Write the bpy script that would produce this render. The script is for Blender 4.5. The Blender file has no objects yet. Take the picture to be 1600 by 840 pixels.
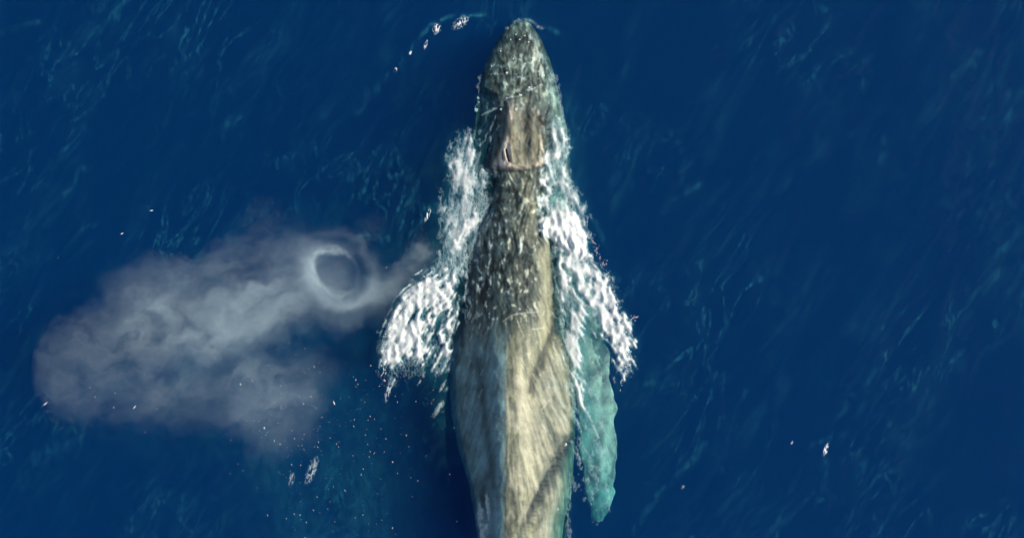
import bpy, math, random
import numpy as np
from mathutils import Vector

# ------------------------------------------------------------------ camera, sky, sun
S = bpy.context.scene
COL = S.collection
PPM = 72.0          # photograph pixels per metre at sea level
CAMZ = 30.0         # height of the drone

cam = bpy.data.cameras.new('drone_camera')
camo = bpy.data.objects.new('drone_camera', cam)
COL.objects.link(camo)
camo.location = (0, 0, CAMZ)
camo.rotation_euler = (0, 0, 0)
cam.sensor_fit = 'HORIZONTAL'
cam.angle = 2 * math.atan((800 / PPM) / CAMZ)
cam.clip_end = 20000
S.camera = camo

SUN_EL, SUN_AZ = 36.0, 10.0      # azimuth measured from +X towards +Y
w = bpy.data.worlds.new('World')
S.world = w
w.use_nodes = True
nt = w.node_tree
bg = nt.nodes['Background']
sky = nt.nodes.new('ShaderNodeTexSky')
sky.sky_type = 'NISHITA'
sky.sun_disc = False
sky.sun_elevation = math.radians(SUN_EL)
sky.sun_rotation = math.radians(90 - SUN_AZ)
nt.links.new(sky.outputs[0], bg.inputs[0])
bg.inputs[1].default_value = 0.10
sl = bpy.data.lights.new('sun', 'SUN')
sl.energy = 4.6
sl.angle = math.radians(0.5)
sl.color = (1.0, 0.96, 0.82)
so = bpy.data.objects.new('sun', sl)
COL.objects.link(so)
d = Vector((math.cos(math.radians(SUN_EL)) * math.cos(math.radians(SUN_AZ)),
            math.cos(math.radians(SUN_EL)) * math.sin(math.radians(SUN_AZ)),
            math.sin(math.radians(SUN_EL))))
so.rotation_euler = d.to_track_quat('Z', 'Y').to_euler()
so.location = (12, 2, 12)

S.view_settings.view_transform = 'Standard'
S.view_settings.look = 'None'
S.view_settings.exposure = 0.15
S.view_settings.gamma = 1.0
S.render.engine = 'CYCLES'
cy = S.cycles
cy.use_denoising = True
cy.use_adaptive_sampling = True
cy.adaptive_threshold = 0.06
cy.adaptive_min_samples = 16
cy.max_bounces = 8
cy.volume_bounces = 2
cy.transparent_max_bounces = 32
cy.caustics_reflective = False
cy.caustics_refractive = False
cy.volume_step_rate = 1.0
cy.volume_max_steps = 256

rng = np.random.default_rng(7)
random.seed(7)

# ------------------------------------------------------------------ numeric helpers
_P = rng.permutation(512)
_G = np.stack([np.cos(np.arange(512) * 2.399), np.sin(np.arange(512) * 2.399)], 1)

def perlin(x, y, seed=0):
    x = np.asarray(x, float) + seed * 17.31
    y = np.asarray(y, float) + seed * 9.73
    xi = np.floor(x).astype(int); yi = np.floor(y).astype(int)
    xf = x - xi; yf = y - yi
    u = xf ** 3 * (xf * (xf * 6 - 15) + 10); v = yf ** 3 * (yf * (yf * 6 - 15) + 10)
    def g(ix, iy, dx, dy):
        h = _P[(_P[ix & 511] + iy) & 511]
        return _G[h, 0] * dx + _G[h, 1] * dy
    a = g(xi, yi, xf, yf); b = g(xi + 1, yi, xf - 1, yf)
    c = g(xi, yi + 1, xf, yf - 1); e = g(xi + 1, yi + 1, xf - 1, yf - 1)
    return ((a + u * (b - a)) * (1 - v) + (c + u * (e - c)) * v) * 1.5

def fbm(x, y, seed=0, octv=4, gain=0.5):
    s = 0; a = 1.0; n = 0
    for k in range(octv):
        s = s + a * perlin(x * 2 ** k, y * 2 ** k, seed + k * 3); n += a; a *= gain
    return s / n

def sst(a, b, v):
    t = np.clip((v - a) / (b - a), 0, 1)
    return t * t * (3 - 2 * t)

def segdist(X, Y, pts):
    d = np.full(np.shape(X), 1e9)
    for (x0, y0), (x1, y1) in zip(pts[:-1], pts[1:]):
        dx, dy = x1 - x0, y1 - y0
        t = np.clip(((X - x0) * dx + (Y - y0) * dy) / (dx * dx + dy * dy + 1e-9), 0, 1)
        d = np.minimum(d, np.hypot(X - x0 - t * dx, Y - y0 - t * dy))
    return d

def sdpoly(X, Y, pts):
    """signed distance, positive inside, in the units of X"""
    P = list(pts) + [pts[0]]
    d = segdist(X, Y, P)
    ins = np.zeros(np.shape(X), bool)
    for (x0, y0), (x1, y1) in zip(P[:-1], P[1:]):
        c = ((y0 > Y) != (y1 > Y)) & (X < (x1 - x0) * (Y - y0) / (y1 - y0 + 1e-9) + x0)
        ins ^= c
    return np.where(ins, d, -d)

def stroke(X, Y, pts, wd, soft=1.0):
    return np.exp(-(segdist(X, Y, pts) / wd) ** 2)

def gline(y, tab):
    ys, xs = zip(*tab)
    return np.interp(y, ys, xs)

def world(px, py, z):
    """a point of the place: photograph pixel and height above the sea"""
    k = (CAMZ - z) / CAMZ
    return (px - 800) / PPM * k, (420 - py) / PPM * k, z

# ------------------------------------------------------------------ raster of the whale's surroundings
X0, X1, Y0, Y1 = 560, 1010, -10, 900
GX, GY = np.meshgrid(np.arange(X0, X1 + 1, 1.0), np.arange(Y0, Y1 + 1, 1.0))

def bil(A, x, y):
    fx = np.clip(x - X0, 0, A.shape[1] - 1.001); fy = np.clip(y - Y0, 0, A.shape[0] - 1.001)
    ix = fx.astype(int); iy = fy.astype(int); fx = fx - ix; fy = fy - iy
    return (A[iy, ix] * (1 - fx) * (1 - fy) + A[iy, ix + 1] * fx * (1 - fy)
            + A[iy + 1, ix] * (1 - fx) * fy + A[iy + 1, ix + 1] * fx * fy)

# the water streams back along the body and is thrown outwards by the flippers
axis = 797 + 0 * GY
vx = 0.30 * np.tanh((GX - axis) / 40) * sst(480, 600, GY) * (1 - sst(720, 780, GY))
vx += 0.10 * np.tanh((GX - axis) / 60)
vx += -1.5 * np.exp(-np.clip(GY - 430, 0, 999) / 62) * sst(735, 690, GX) * sst(400, 440, GY)
vx += 0.9 * np.exp(-(np.clip(GY - 420, 0, 999) / 130) ** 2) * sst(862, 920, GX) * sst(300, 380, GY)
vx += 0.35 * fbm(GX / 60, GY / 60, 41, 2)
vx += 0.9 * fbm(GX / 28, GY / 28, 43, 2) * (sst(560, 520, GY) * (np.abs(GX - 797) < 130))
VX = vx / np.sqrt(vx ** 2 + 1); VY = 1 / np.sqrt(vx ** 2 + 1)

def lic(N, L, step=1.5):
    acc = N.copy(); n = 1
    for sgn in (1, -1):
        x = GX.copy(); y = GY.copy()
        for k in range(int(L / step)):
            a = bil(VX, x, y); b = bil(VY, x, y)
            x = x + sgn * a * step; y = y + sgn * b * step
            acc += bil(N, x, y); n += 1
    acc /= n
    return (acc - acc.mean()) / acc.std()

wn = rng.standard_normal(GX.shape)
def blur(A, k):
    for _ in range(k):
        A = (A + np.roll(A, 1, 0) + np.roll(A, -1, 0)) / 3
        A = (A + np.roll(A, 1, 1) + np.roll(A, -1, 1)) / 3
    return A
L1 = lic(blur(wn, 1), 11)                               # fine streaks
L2 = lic(blur(rng.standard_normal(GX.shape), 5), 18)    # ribbons
L3 = lic(blur(rng.standard_normal(GX.shape), 24), 22)   # broad bands
F1 = fbm(GX / 9, GY / 14, 3, 3); F2 = fbm(GX / 26, GY / 34, 5, 4); F3 = fbm(GX / 60, GY / 80, 8, 3)
F1, F2, F3 = [(f - f.mean()) / f.std() for f in (F1, F2, F3)]

# ------------------------------------------------------------------ height of the whale's upper side
ST = [  # py, left, right, crest, mid height
    (33, 803, 821, -0.14, -0.24), (37, 796, 829, -0.10, -0.26), (46, 789, 836, -0.07, -0.30), (62, 778, 846, -0.04, -0.34),
    (90, 762, 858, 0.0, -0.36), (120, 752, 867, 0.03, -0.38), (150, 746, 874, 0.06, -0.42), (200, 740, 886, 0.09, -0.48),
    (250, 736, 890, 0.12, -0.58), (300, 730, 893, 0.16, -0.66), (350, 724, 895, 0.24, -0.74), (400, 719, 896, 0.32, -0.75),
    (450, 714, 897, 0.40, -0.75), (500, 708, 898, 0.48, -0.74), (550, 703, 900, 0.56, -0.72), (600, 702, 901, 0.62, -0.7),
    (650, 706, 900, 0.66, -0.68), (700, 716, 898, 0.66, -0.66), (750, 731, 895, 0.62, -0.62), (800, 741, 889, 0.56, -0.58),
    (840, 746, 884, 0.50, -0.54), (900, 757, 868, 0.34, -0.5), (960, 770, 846, 0.08, -0.48), (1020, 782, 828, -0.16, -0.5),
    (1060, 789, 818, -0.30, -0.52), (1080, 793, 812, -0.40, -0.54)]
SY = [s[0] for s in ST]
def sta(y, k): return np.interp(y, SY, [s[k] for s in ST])

RIDGE = [(0, 815), (150, 812), (250, 802), (400, 797), (510, 792), (600, 790), (700, 790), (780, 789), (840, 787), (900, 795), (1100, 803)]
TAILEDGE = [(640, 930), (668, 900), (680, 884), (700, 872), (730, 858), (760, 842), (790, 826), (820, 816), (870, 812), (900, 812), (960, 816)]
HEADL = [(0, 700), (120, 720), (150, 780), (200, 783), (235, 777), (262, 764), (272, 782), (330, 772), (370, 735), (400, 700)]
HEADR = [(0, 930), (60, 850), (140, 846), (165, 843), (200, 853), (262, 850), (330, 843), (345, 850), (380, 860), (520, 864), (545, 880), (575, 905)]
MOUND = [(792, 150), (812, 145), (832, 152), (844, 172), (850, 200), (853, 235), (849, 256), (838, 264), (815, 268), (790, 266), (766, 260), (775, 240), (783, 215), (786, 185)]

def features(px, py):
    f = np.zeros(np.shape(px))
    # spine
    r = gline(py, RIDGE); t = px - r
    A = 0.05 + 0.20 * sst(450, 560, py)
    f += A * np.where(t < 0, np.exp(-(t / 46) ** 2), np.exp(-(np.clip(t - 16, 0, 999) / 34) ** 2))
    f -= 0.10 * sst(520, 600, py) * np.exp(-((t + 34) / 20) ** 2)
    # submerged shoulders, left and right of the head and right of the back
    jag = 2.5 * perlin(px / 9, py / 5, 90) + 3.5 * perlin(px / 25, py / 18, 91)
    f -= (0.15 + 0.10 * sst(250, 300, py)) * sst(8, -18, px - gline(py, HEADL) - jag)
    f -= (0.13 + 0.26 * sst(190, 300, py)) * sst(-8, 16, px - gline(py, HEADR) - jag)
    f -= (0.34 + 0.16 * sst(700, 830, py)) * sst(-2, 20, px - gline(py, TAILEDGE) - jag * 1.2)
    f += 0.10 * np.exp(-((px - gline(py, TAILEDGE) - 42) / 20) ** 2) * sst(690, 740, py)
    # furrow between spine and right flank
    f -= 0.085 * stroke(px, py, [(868, 500), (850, 545), (832, 590), (828, 620)], 7) + 0.05 * stroke(px, py, [(862, 350), (866, 430), (866, 520)], 6)
    f -= 0.05 * stroke(px, py, [(722, 380), (725, 450), (722, 540)], 5)
    # bulge of the right flank
    f += 0.10 * np.exp(-((px - 872) / 16) ** 2) * sst(520, 580, py) * sst(720, 670, py)
    # blowhole mound: ramp at the front, sharp step behind
    sd = sdpoly(px, py, MOUND) + 2.2 * perlin(px / 9, py / 9, 95)
    m = sst(-3, 9, sd) * (0.35 + 0.65 * sst(-2, 30, px - (784 - 0.16 * (py - 150)))) 
    f += m * (0.06 + 0.17 * sst(150, 262, py)) * 1.0
    f += 0.045 * stroke(px, py, [(797, 165), (799, 205)], 7) * sst(266, 258, py)
    f += 0.05 * stroke(px, py, [(838, 165), (846, 200), (846, 258)], 6) * sst(266, 258, py)
    f -= 0.06 * stroke(px, py, [(818, 170), (820, 230)], 9)
    f -= 0.04 * stroke(px, py, [(791, 234), (795, 252)], 2.0) + 0.03 * stroke(px, py, [(785, 236), (786, 250)], 1.6)
    f += 0.03 * stroke(px, py, [(798, 226), (801, 252)], 3)
    f -= 0.03 * sst(262, 270, py) * sst(330, 275, py) * np.exp(-((px - 810) / 40) ** 2)
    f -= 0.12 * stroke(px, py, [(843, 186), (849, 192)], 5)
    # the folds of water and skin across the snout
    rp = np.sin((py - 0.0016 * (px - 812) ** 2 + 6 * perlin(px / 22, py / 22, 61)) / 1.75)
    f += 0.0050 * rp * sst(85, 100, py) * sst(172, 158, py) * np.exp(-((px - 812) / 32) ** 2)
    # rough skin
    ir = sst(Y0 + 5, 60, py) * sst(Y1 - 4, Y1 - 40, py)
    f += ir * ((0.0022 * bil(L2, px, py) + 0.0014 * bil(L1, px, py)) * (0.35 + 0.65 * sst(150, 260, py)) + 0.008 * bil(F2, px, py) + 0.005 * bil(F1, px, py) * sst(500, 440, py))
    return f

def gexp(py): return 0.42 + 0.43 * sst(200, 340, py)

def top_from_theta(px, py, s):
    h = sta(py, 3); zc = sta(py, 4)
    s = np.clip(s, 0, 1)
    return zc + (h - zc) * s ** gexp(py) + features(px, py) * sst(0.0, 0.45, s)

def ztop(px, py):
    L = sta(py, 1); R = sta(py, 2)
    u = (px - (L + R) / 2) / ((R - L) / 2)
    z = top_from_theta(px, py, np.sqrt(np.clip(1 - u * u, 0, 1)))
    return np.where((np.abs(u) < 1) & (py > 33), z, -9)

ZW = ztop(GX, GY)

# ------------------------------------------------------------------ mesh helpers
def mesh_obj(name, verts, faces, mat=None, parent=None, smooth=True, attrs=None):
    me = bpy.data.meshes.new(name)
    verts = np.asarray(verts, np.float32); faces = np.asarray(faces)
    me.vertices.add(len(verts)); me.vertices.foreach_set('co', verts.ravel())
    n, k = faces.shape
    me.loops.add(n * k); me.loops.foreach_set('vertex_index', faces.astype(np.int32).ravel())
    me.polygons.add(n)
    me.polygons.foreach_set('loop_start', np.arange(0, n * k, k, dtype=np.int32))
    me.polygons.foreach_set('loop_total', np.full(n, k, np.int32))
    me.update(calc_edges=True); me.validate()
    if smooth: me.polygons.foreach_set('use_smooth', np.ones(len(me.polygons), bool))
    for an, av in (attrs or {}).items():
        av = np.asarray(av, np.float32)
        if av.ndim == 1:
            a = me.attributes.new(an, 'FLOAT', 'POINT'); a.data.foreach_set('value', av)
        else:
            a = me.attributes.new(an, 'FLOAT_COLOR', 'POINT')
            a.data.foreach_set('color', np.concatenate([av, np.ones((len(av), 1), np.float32)], 1).ravel())
    o = bpy.data.objects.new(name, me); COL.objects.link(o)
    if mat: me.materials.append(mat)
    if parent: o.parent = parent
    return o

def tag(o, label=None, cat=None, group=None, kind=None):
    if label: o['label'] = label
    if cat: o['category'] = cat
    if group: o['group'] = group
    if kind: o['kind'] = kind
    return o

def grid_faces(ny, nx, wrap=False):
    i, j = np.meshgrid(np.arange(ny - 1), np.arange(nx if wrap else nx - 1), indexing='ij')
    j2 = (j + 1) % nx
    a = i * nx + j; b = i * nx + j2; c = (i + 1) * nx + j2; e = (i + 1) * nx + j
    return np.stack([a, e, c, b], -1).reshape(-1, 4)

class NT:
    def __init__(s, mat):
        mat.use_nodes = True; s.t = mat.node_tree; s.t.nodes.clear()
        s.out = s.t.nodes.new('ShaderNodeOutputMaterial')
    def n(s, typ, ins=None, **kw):
        nd = s.t.nodes.new(typ)
        for k, v in kw.items(): setattr(nd, k, v)
        for k, v in (ins or {}).items():
            if isinstance(v, bpy.types.NodeSocket): s.t.links.new(v, nd.inputs[k])
            else: nd.inputs[k].default_value = v
        return nd
    def m(s, op, a, b=0.0, c=0.0, clamp=False):
        nd = s.n('ShaderNodeMath', {0: a, 1: b, 2: c}, operation=op); nd.use_clamp = clamp
        return nd.outputs[0]
    def v(s, op, a, b=(0, 0, 0), out=0, **kw):
        return s.n('ShaderNodeVectorMath', {0: a, 1: b}, operation=op, **kw).outputs[out]
    def noise(s, vec, scale, detail=3, rough=0.5, out='Fac', dist=0.0):
        return s.n('ShaderNodeTexNoise', {'Vector': vec, 'Scale': scale, 'Detail': detail, 'Roughness': rough, 'Distortion': dist}).outputs[out]
    def rng(s, v, a, b, c=0.0, e=1.0, smooth=True):
        nd = s.n('ShaderNodeMapRange', {'Value': v, 'From Min': a, 'From Max': b, 'To Min': c, 'To Max': e})
        if smooth: nd.interpolation_type = 'SMOOTHSTEP'
        return nd.outputs[0]
    def mixc(s, f, a, b):
        nd = s.n('ShaderNodeMix', data_type='RGBA'); 
        for k, v in ((0, f), (6, a), (7, b)):
            if isinstance(v, bpy.types.NodeSocket): s.t.links.new(v, nd.inputs[k])
            else: nd.inputs[k].default_value = v
        return nd.outputs[2]
    def attr(s, name, out='Fac'):
        return s.n('ShaderNodeAttribute', attribute_name=name).outputs[out]
    def link(s, a, b): s.t.links.new(a, b)

def newmat(name):
    m = bpy.data.materials.new(name); return m, NT(m)

# ------------------------------------------------------------------ materials
def mat_ocean():
    m, t = newmat('sea_water')
    pos = t.n('ShaderNodeNewGeometry').outputs['Position']
    # stretched coordinates: wavelets run steeply from lower left to upper right
    rot = t.n('ShaderNodeVectorRotate', {'Vector': pos, 'Angle': math.radians(28)}, rotation_type='Z_AXIS').outputs[0]
    st = t.v('MULTIPLY', rot, (1.0, 0.33, 1.0))
    n1 = t.noise(st, 2.2, 5, 0.6, dist=0.4)
    n2 = t.noise(st, 9.0, 4, 0.6)
    st2 = t.v('MULTIPLY', pos, (1.0, 0.45, 1.0))
    n3 = t.noise(st2, 24.0, 3, 0.6)
    h = t.m('ADD', t.m('MULTIPLY', n1, 0.030), t.m('MULTIPLY', n2, 0.0075))
    h = t.m('ADD', h, t.m('MULTIPLY', n3, 0.0012))
    bump = t.n('ShaderNodeBump', {'Height': h, 'Strength': 1.0, 'Distance': 1.0}).outputs[0]
    # reflectance of water, the same seen from above and from below
    inc = t.n('ShaderNodeNewGeometry').outputs['Incoming']
    cosi = t.m('ABSOLUTE', t.v('DOT_PRODUCT', inc, bump, out=1), clamp=True)
    fr = t.m('ADD', t.m('MULTIPLY', t.m('POWER', t.m('SUBTRACT', 1.0, cosi), 5.0), 0.98), 0.013, clamp=True)
    gl = t.n('ShaderNodeBsdfGlossy', {'Color': (1, 1, 1, 1), 'Roughness': 0.09, 'Normal': bump}).outputs[0]
    tr = t.n('ShaderNodeBsdfTransparent', {'Color': (1, 1, 1, 1)}).outputs[0]
    mx = t.n('ShaderNodeMixShader', {0: fr, 1: tr, 2: gl}).outputs[0]
    # thin veils of small bubbles left by breaking wavelets
    big = t.rng(t.noise(pos, 0.33, 3, 0.6), 0.44, 0.72)
    ridge = t.m('ABSOLUTE', t.m('SUBTRACT', t.noise(st, 1.5, 6, 0.62, dist=0.8), 0.5))
    veil = t.m('MULTIPLY', t.rng(ridge, 0.035, 0.0), big)
    fine = t.rng(t.noise(st2, 14, 4, 0.7), 0.40, 0.72)
    veil = t.m('MULTIPLY', veil, fine)
    soft = t.m('MULTIPLY', t.rng(t.noise(st, 0.9, 5, 0.65), 0.45, 0.75), t.rng(t.noise(st, 7, 4, 0.7), 0.35, 0.75))
    aer = t.attr('aeration')
    fac = t.m('ADD', t.m('MULTIPLY', veil, 0.27), t.m('ADD', t.m('MULTIPLY', soft, 0.07), t.m('MULTIPLY', t.rng(t.noise(st, 5.0, 6, 0.72, dist=0.5), 0.52, 0.80), 0.025)))
    fac = t.m('ADD', fac, t.m('MULTIPLY', aer, t.rng(t.noise(st2, 6, 5, 0.7), 0.25, 0.8, 0.25, 1.4)), clamp=True)
    df = t.n('ShaderNodeBsdfDiffuse', {'Color': (0.05, 0.38, 0.44, 1)}).outputs[0]
    out = t.n('ShaderNodeMixShader', {0: fac, 1: mx, 2: df}).outputs[0]
    t.link(out, t.out.inputs['Surface'])
    sc = t.n('ShaderNodeVolumeScatter', {'Color': (0.002, 0.040, 0.125, 1), 'Density': 1.0}).outputs[0]
    def absr(v, D=2.0): return 1 - v / D
    ab = t.n('ShaderNodeVolumeAbsorption', {'Color': (absr(1.15), absr(0.27), absr(0.165), 1), 'Density': 2.0}).outputs[0]
    t.link(t.n('ShaderNodeAddShader', {0: sc, 1: ab}).outputs[0], t.out.inputs['Volume'])
    m.cycles.homogeneous_volume = True
    return m

def mat_foam():
    m, t = newmat('sea_foam')
    pos = t.n('ShaderNodeNewGeometry').outputs['Position']
    st = t.v('MULTIPLY', pos, (1.0, 0.5, 1.0))
    n = t.m('ADD', t.noise(st, 30, 5, 0.7), t.m('MULTIPLY', t.m('SUBTRACT', t.n('ShaderNodeTexVoronoi', {'Vector': st, 'Scale': 17.0}, feature='DISTANCE_TO_EDGE').outputs['Distance'], 0.14), -0.8))
    a = t.attr('cover')
    a2 = t.m('ADD', a, t.m('MULTIPLY', t.m('SUBTRACT', n, 0.5), t.rng(a, 0.55, 1.05, 0.85, 0.15)))
    alpha = t.rng(a2, 0.0, 1.05, smooth=False)
    col = t.mixc(t.rng(a, 0.2, 0.85), (0.55, 0.74, 0.78, 1), (0.92, 0.92, 0.90, 1))
    bump = t.n('ShaderNodeBump', {'Height': t.noise(pos, 35, 4, 0.7), 'Strength': 0.5, 'Distance': 0.0035}).outputs[0]
    p = t.n('ShaderNodeBsdfPrincipled', {'Base Color': col, 'Roughness': 0.45, 'Normal': bump}).outputs[0]
    tl = t.n('ShaderNodeBsdfTranslucent', {'Color': col}).outputs[0]
    p = t.n('ShaderNodeMixShader', {0: 0.2, 1: p, 2: tl}).outputs[0]
    tr = t.n('ShaderNodeBsdfTransparent').outputs[0]
    t.link(t.n('ShaderNodeMixShader', {0: alpha, 1: tr, 2: p}).outputs[0], t.out.inputs['Surface'])
    return m

def mat_skin():
    m, t = newmat('wet_whale_skin')
    pos = t.n('ShaderNodeNewGeometry').outputs['Position']
    st = t.v('MULTIPLY', pos, (1.0, 0.6, 1.0))
    col = t.attr('pigment', 'Color')
    n = t.noise(st, 30, 4, 0.7)
    col = t.mixc(1.0, col, t.n('ShaderNodeCombineColor', {0: 1, 1: 1, 2: 1}).outputs[0])
    k = t.rng(n, 0.25, 0.8, 0.80, 1.22, smooth=False)
    col = t.v('SCALE', t.attr('pigment', 'Color'))
    sc = [x for x in t.t.nodes if x.bl_idname == 'ShaderNodeVectorMath' and x.operation == 'SCALE'][-1]
    t.link(k, sc.inputs['Scale'])
    h = t.m('ADD', t.m('MULTIPLY', n, 1.0), t.m('MULTIPLY', t.noise(pos, 55, 3, 0.6), 0.4))
    bump = t.n('ShaderNodeBump', {'Height': h, 'Strength': 0.6, 'Distance': 0.012}).outputs[0]
    # a thin running film of sea water lies over the skin
    film = t.m('ADD', t.noise(t.v('MULTIPLY', pos, (1.0, 0.45, 1.0)), 26, 4, 0.62), t.m('MULTIPLY', t.noise(pos, 7, 3, 0.6), 1.2))
    cbump = t.n('ShaderNodeBump', {'Height': film, 'Strength': 1.0, 'Distance': 0.026}).outputs[0]
    p = t.n('ShaderNodeBsdfPrincipled', {'Base Color': col, 'Roughness': 0.55, 'Specular IOR Level': 0.2,
                                         'Coat Weight': 0.6, 'Coat Roughness': 0.10, 'Coat IOR': 1.33, 'Normal': bump, 'Coat Normal': cbump}).outputs[0]
    t.link(p, t.out.inputs['Surface'])
    return m

def mat_simple(name, c, rough=0.5, noise=0.0, scale=20):
    m, t = newmat(name)
    pos = t.n('ShaderNodeNewGeometry').outputs['Position']
    n = t.noise(pos, scale, 4, 0.6)
    a = tuple(x * (1 - noise) for x in c) + (1,); b = tuple(min(1, x * (1 + noise)) for x in c) + (1,)
    col = t.mixc(n, a, b)
    bump = t.n('ShaderNodeBump', {'Height': n, 'Strength': 0.4, 'Distance': 0.02}).outputs[0]
    t.link(t.n('ShaderNodeBsdfPrincipled', {'Base Color': col, 'Roughness': rough, 'Normal': bump}).outputs[0], t.out.inputs['Surface'])
    return m

M_OCEAN, M_FOAM, M_SKIN = mat_ocean(), mat_foam(), mat_skin()
M_DROP = mat_simple('spray_water', (0.85, 0.86, 0.86), 0.3, 0.05)
M_BARN = mat_simple('barnacle_shell', (0.62, 0.64, 0.60), 0.6, 0.2, 60)
M_DARK = mat_simple('nostril_skin', (0.015, 0.014, 0.014), 0.35, 0.2)

# ------------------------------------------------------------------ sea
def water_level(px, py):
    X = (px - 800) / PPM; Y = (420 - py) / PPM
    a = math.radians(28)
    u = X * math.cos(a) + Y * -math.sin(a) * -1; v = -X * math.sin(a) + Y * math.cos(a)
    u = X * math.cos(a) - Y * math.sin(a); v = X * math.sin(a) + Y * math.cos(a)
    z = 0.060 * fbm(u / 2.6, v / 5.5, 70, 4, 0.5) + 0.009 * fbm(u / 0.42, v / 1.1, 75, 3, 0.55)
    # churned water round the animal
    near = np.exp(-np.clip(segdist(px, py, [(812, 60), (797, 200), (800, 840)]) - 95, 0, 999) / 45) * sst(120, 260, py)
    z = z + near * 0.022 * fbm(X / 0.5, Y / 0.8, 80, 2)
    return z

def build_ocean():
    st = 0.045
    hx, hy = 13.5, 8.5
    xs = np.arange(-hx, hx + 1e-6, st); ys = np.arange(-hy, hy + 1e-6, st)
    ext = np.array([20, 30, 50, 100, 250, 700, 2000, 6000.])
    xs = np.concatenate([-ext[::-1], xs, ext]); ys = np.concatenate([-ext[::-1], ys, ext])
    X, Y = np.meshgrid(xs, ys)
    px = X * PPM + 800; py = 420 - Y * PPM
    edge = sst(0, 1.5, np.minimum(hx - np.abs(X), hy - np.abs(Y)))
    Z = water_level(px, py) * edge
    # aeration: faint bubble clouds in the wake and below the falling spray
    a = 0.07 * sst(-70, 60, sdpoly(px, py, [(400, 700), (520, 600), (600, 640), (620, 740), (620, 900), (420, 900)]))
    a += 0.05 * sst(-60, 90, sdpoly(px, py, [(60, 560), (200, 420), (480, 340), (680, 380), (620, 520), (420, 720), (150, 690)]))
    a += 0.12 * np.exp(-(segdist(px, py, [(735, 230), (700, 330), (690, 440), (660, 520), (700, 600), (722, 700)]) / 26) ** 2)
    a += 0.07 * np.exp(-(segdist(px, py, [(885, 160), (895, 300), (905, 400), (930, 480), (935, 640)]) / 20) ** 2)
    a *= np.clip(0.75 + 0.8 * fbm(X / 0.7, Y / 1.3, 84, 4), 0.1, 2)
    gin = (px > X0 + 2) & (px < X1 - 2) & (py > Y0 + 2) & (py < Y1 - 2)
    a += np.where(gin, 0.42 * bil(GLOW, np.clip(px, X0, X1), np.clip(py, Y0, Y1)), 0) * np.clip(0.9 + 0.8 * fbm(X / 0.25, Y / 0.6, 86, 3), 0.1, 2)
    a += 0.22 * np.exp(-(segdist(px, py, [(905, 480), (912, 560), (915, 640), (925, 700)]) / 14) ** 2) * np.clip(0.8 + 0.9 * fbm(X / 0.25, Y / 0.7, 87, 3), 0, 2)  # turquoise glow beside the flipper, put into the surface colour
    for pts, wd, am in CREST:
        jx = 5 * perlin(px / 14, py / 14, 31)
        a += 0.6 * am * np.exp(-(segdist(px + jx, py, pts) / wd) ** 2) * np.clip(0.35 + 1.6 * fbm(X / 0.10, Y / 0.35, 33, 4) + 0.8 * fbm(X / 0.5, Y / 0.5, 38, 2), 0, 2)
    ny, nx = X.shape
    k = 1.0
    V = np.stack([X, Y, Z], -1).reshape(-1, 3)
    F = grid_faces(ny, nx)[:, ::-1]
    F = grid_faces(ny, nx)
    # skirt and bed close the body of water
    per = np.concatenate([np.arange(nx), np.arange(1, ny) * nx + nx - 1, (ny - 1) * nx + np.arange(nx - 2, -1, -1), np.arange(ny - 2, 0, -1) * nx])
    n0 = len(V); low = V[per].copy(); low[:, 2] = -40
    V = np.concatenate([V, low, [[0, 0, -40]]])
    m = len(per); i = np.arange(m); j = (i + 1) % m
    quads = np.stack([per[i], per[j], n0 + j, n0 + i], -1)
    me_faces = np.concatenate([F, quads])
    at = np.concatenate([np.clip(a, 0, 0.8).ravel(), np.zeros(m + 1)])
    o = mesh_obj('sea', V, me_faces, M_OCEAN, attrs={'aeration': at})
    import bmesh
    bm = bmesh.new(); bm.from_mesh(o.data); bm.verts.ensure_lookup_table()
    c = bm.verts[n0 + m]
    for q in range(m):
        f = bm.faces.new((bm.verts[n0 + q], bm.verts[n0 + (q + 1) % m], c)); f.smooth = False
    bmesh.ops.recalc_face_normals(bm, faces=bm.faces)
    bm.to_mesh(o.data); bm.free()
    tag(o, 'deep blue open sea with faint pale wavelets around the whale', kind='structure')
    return o

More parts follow.
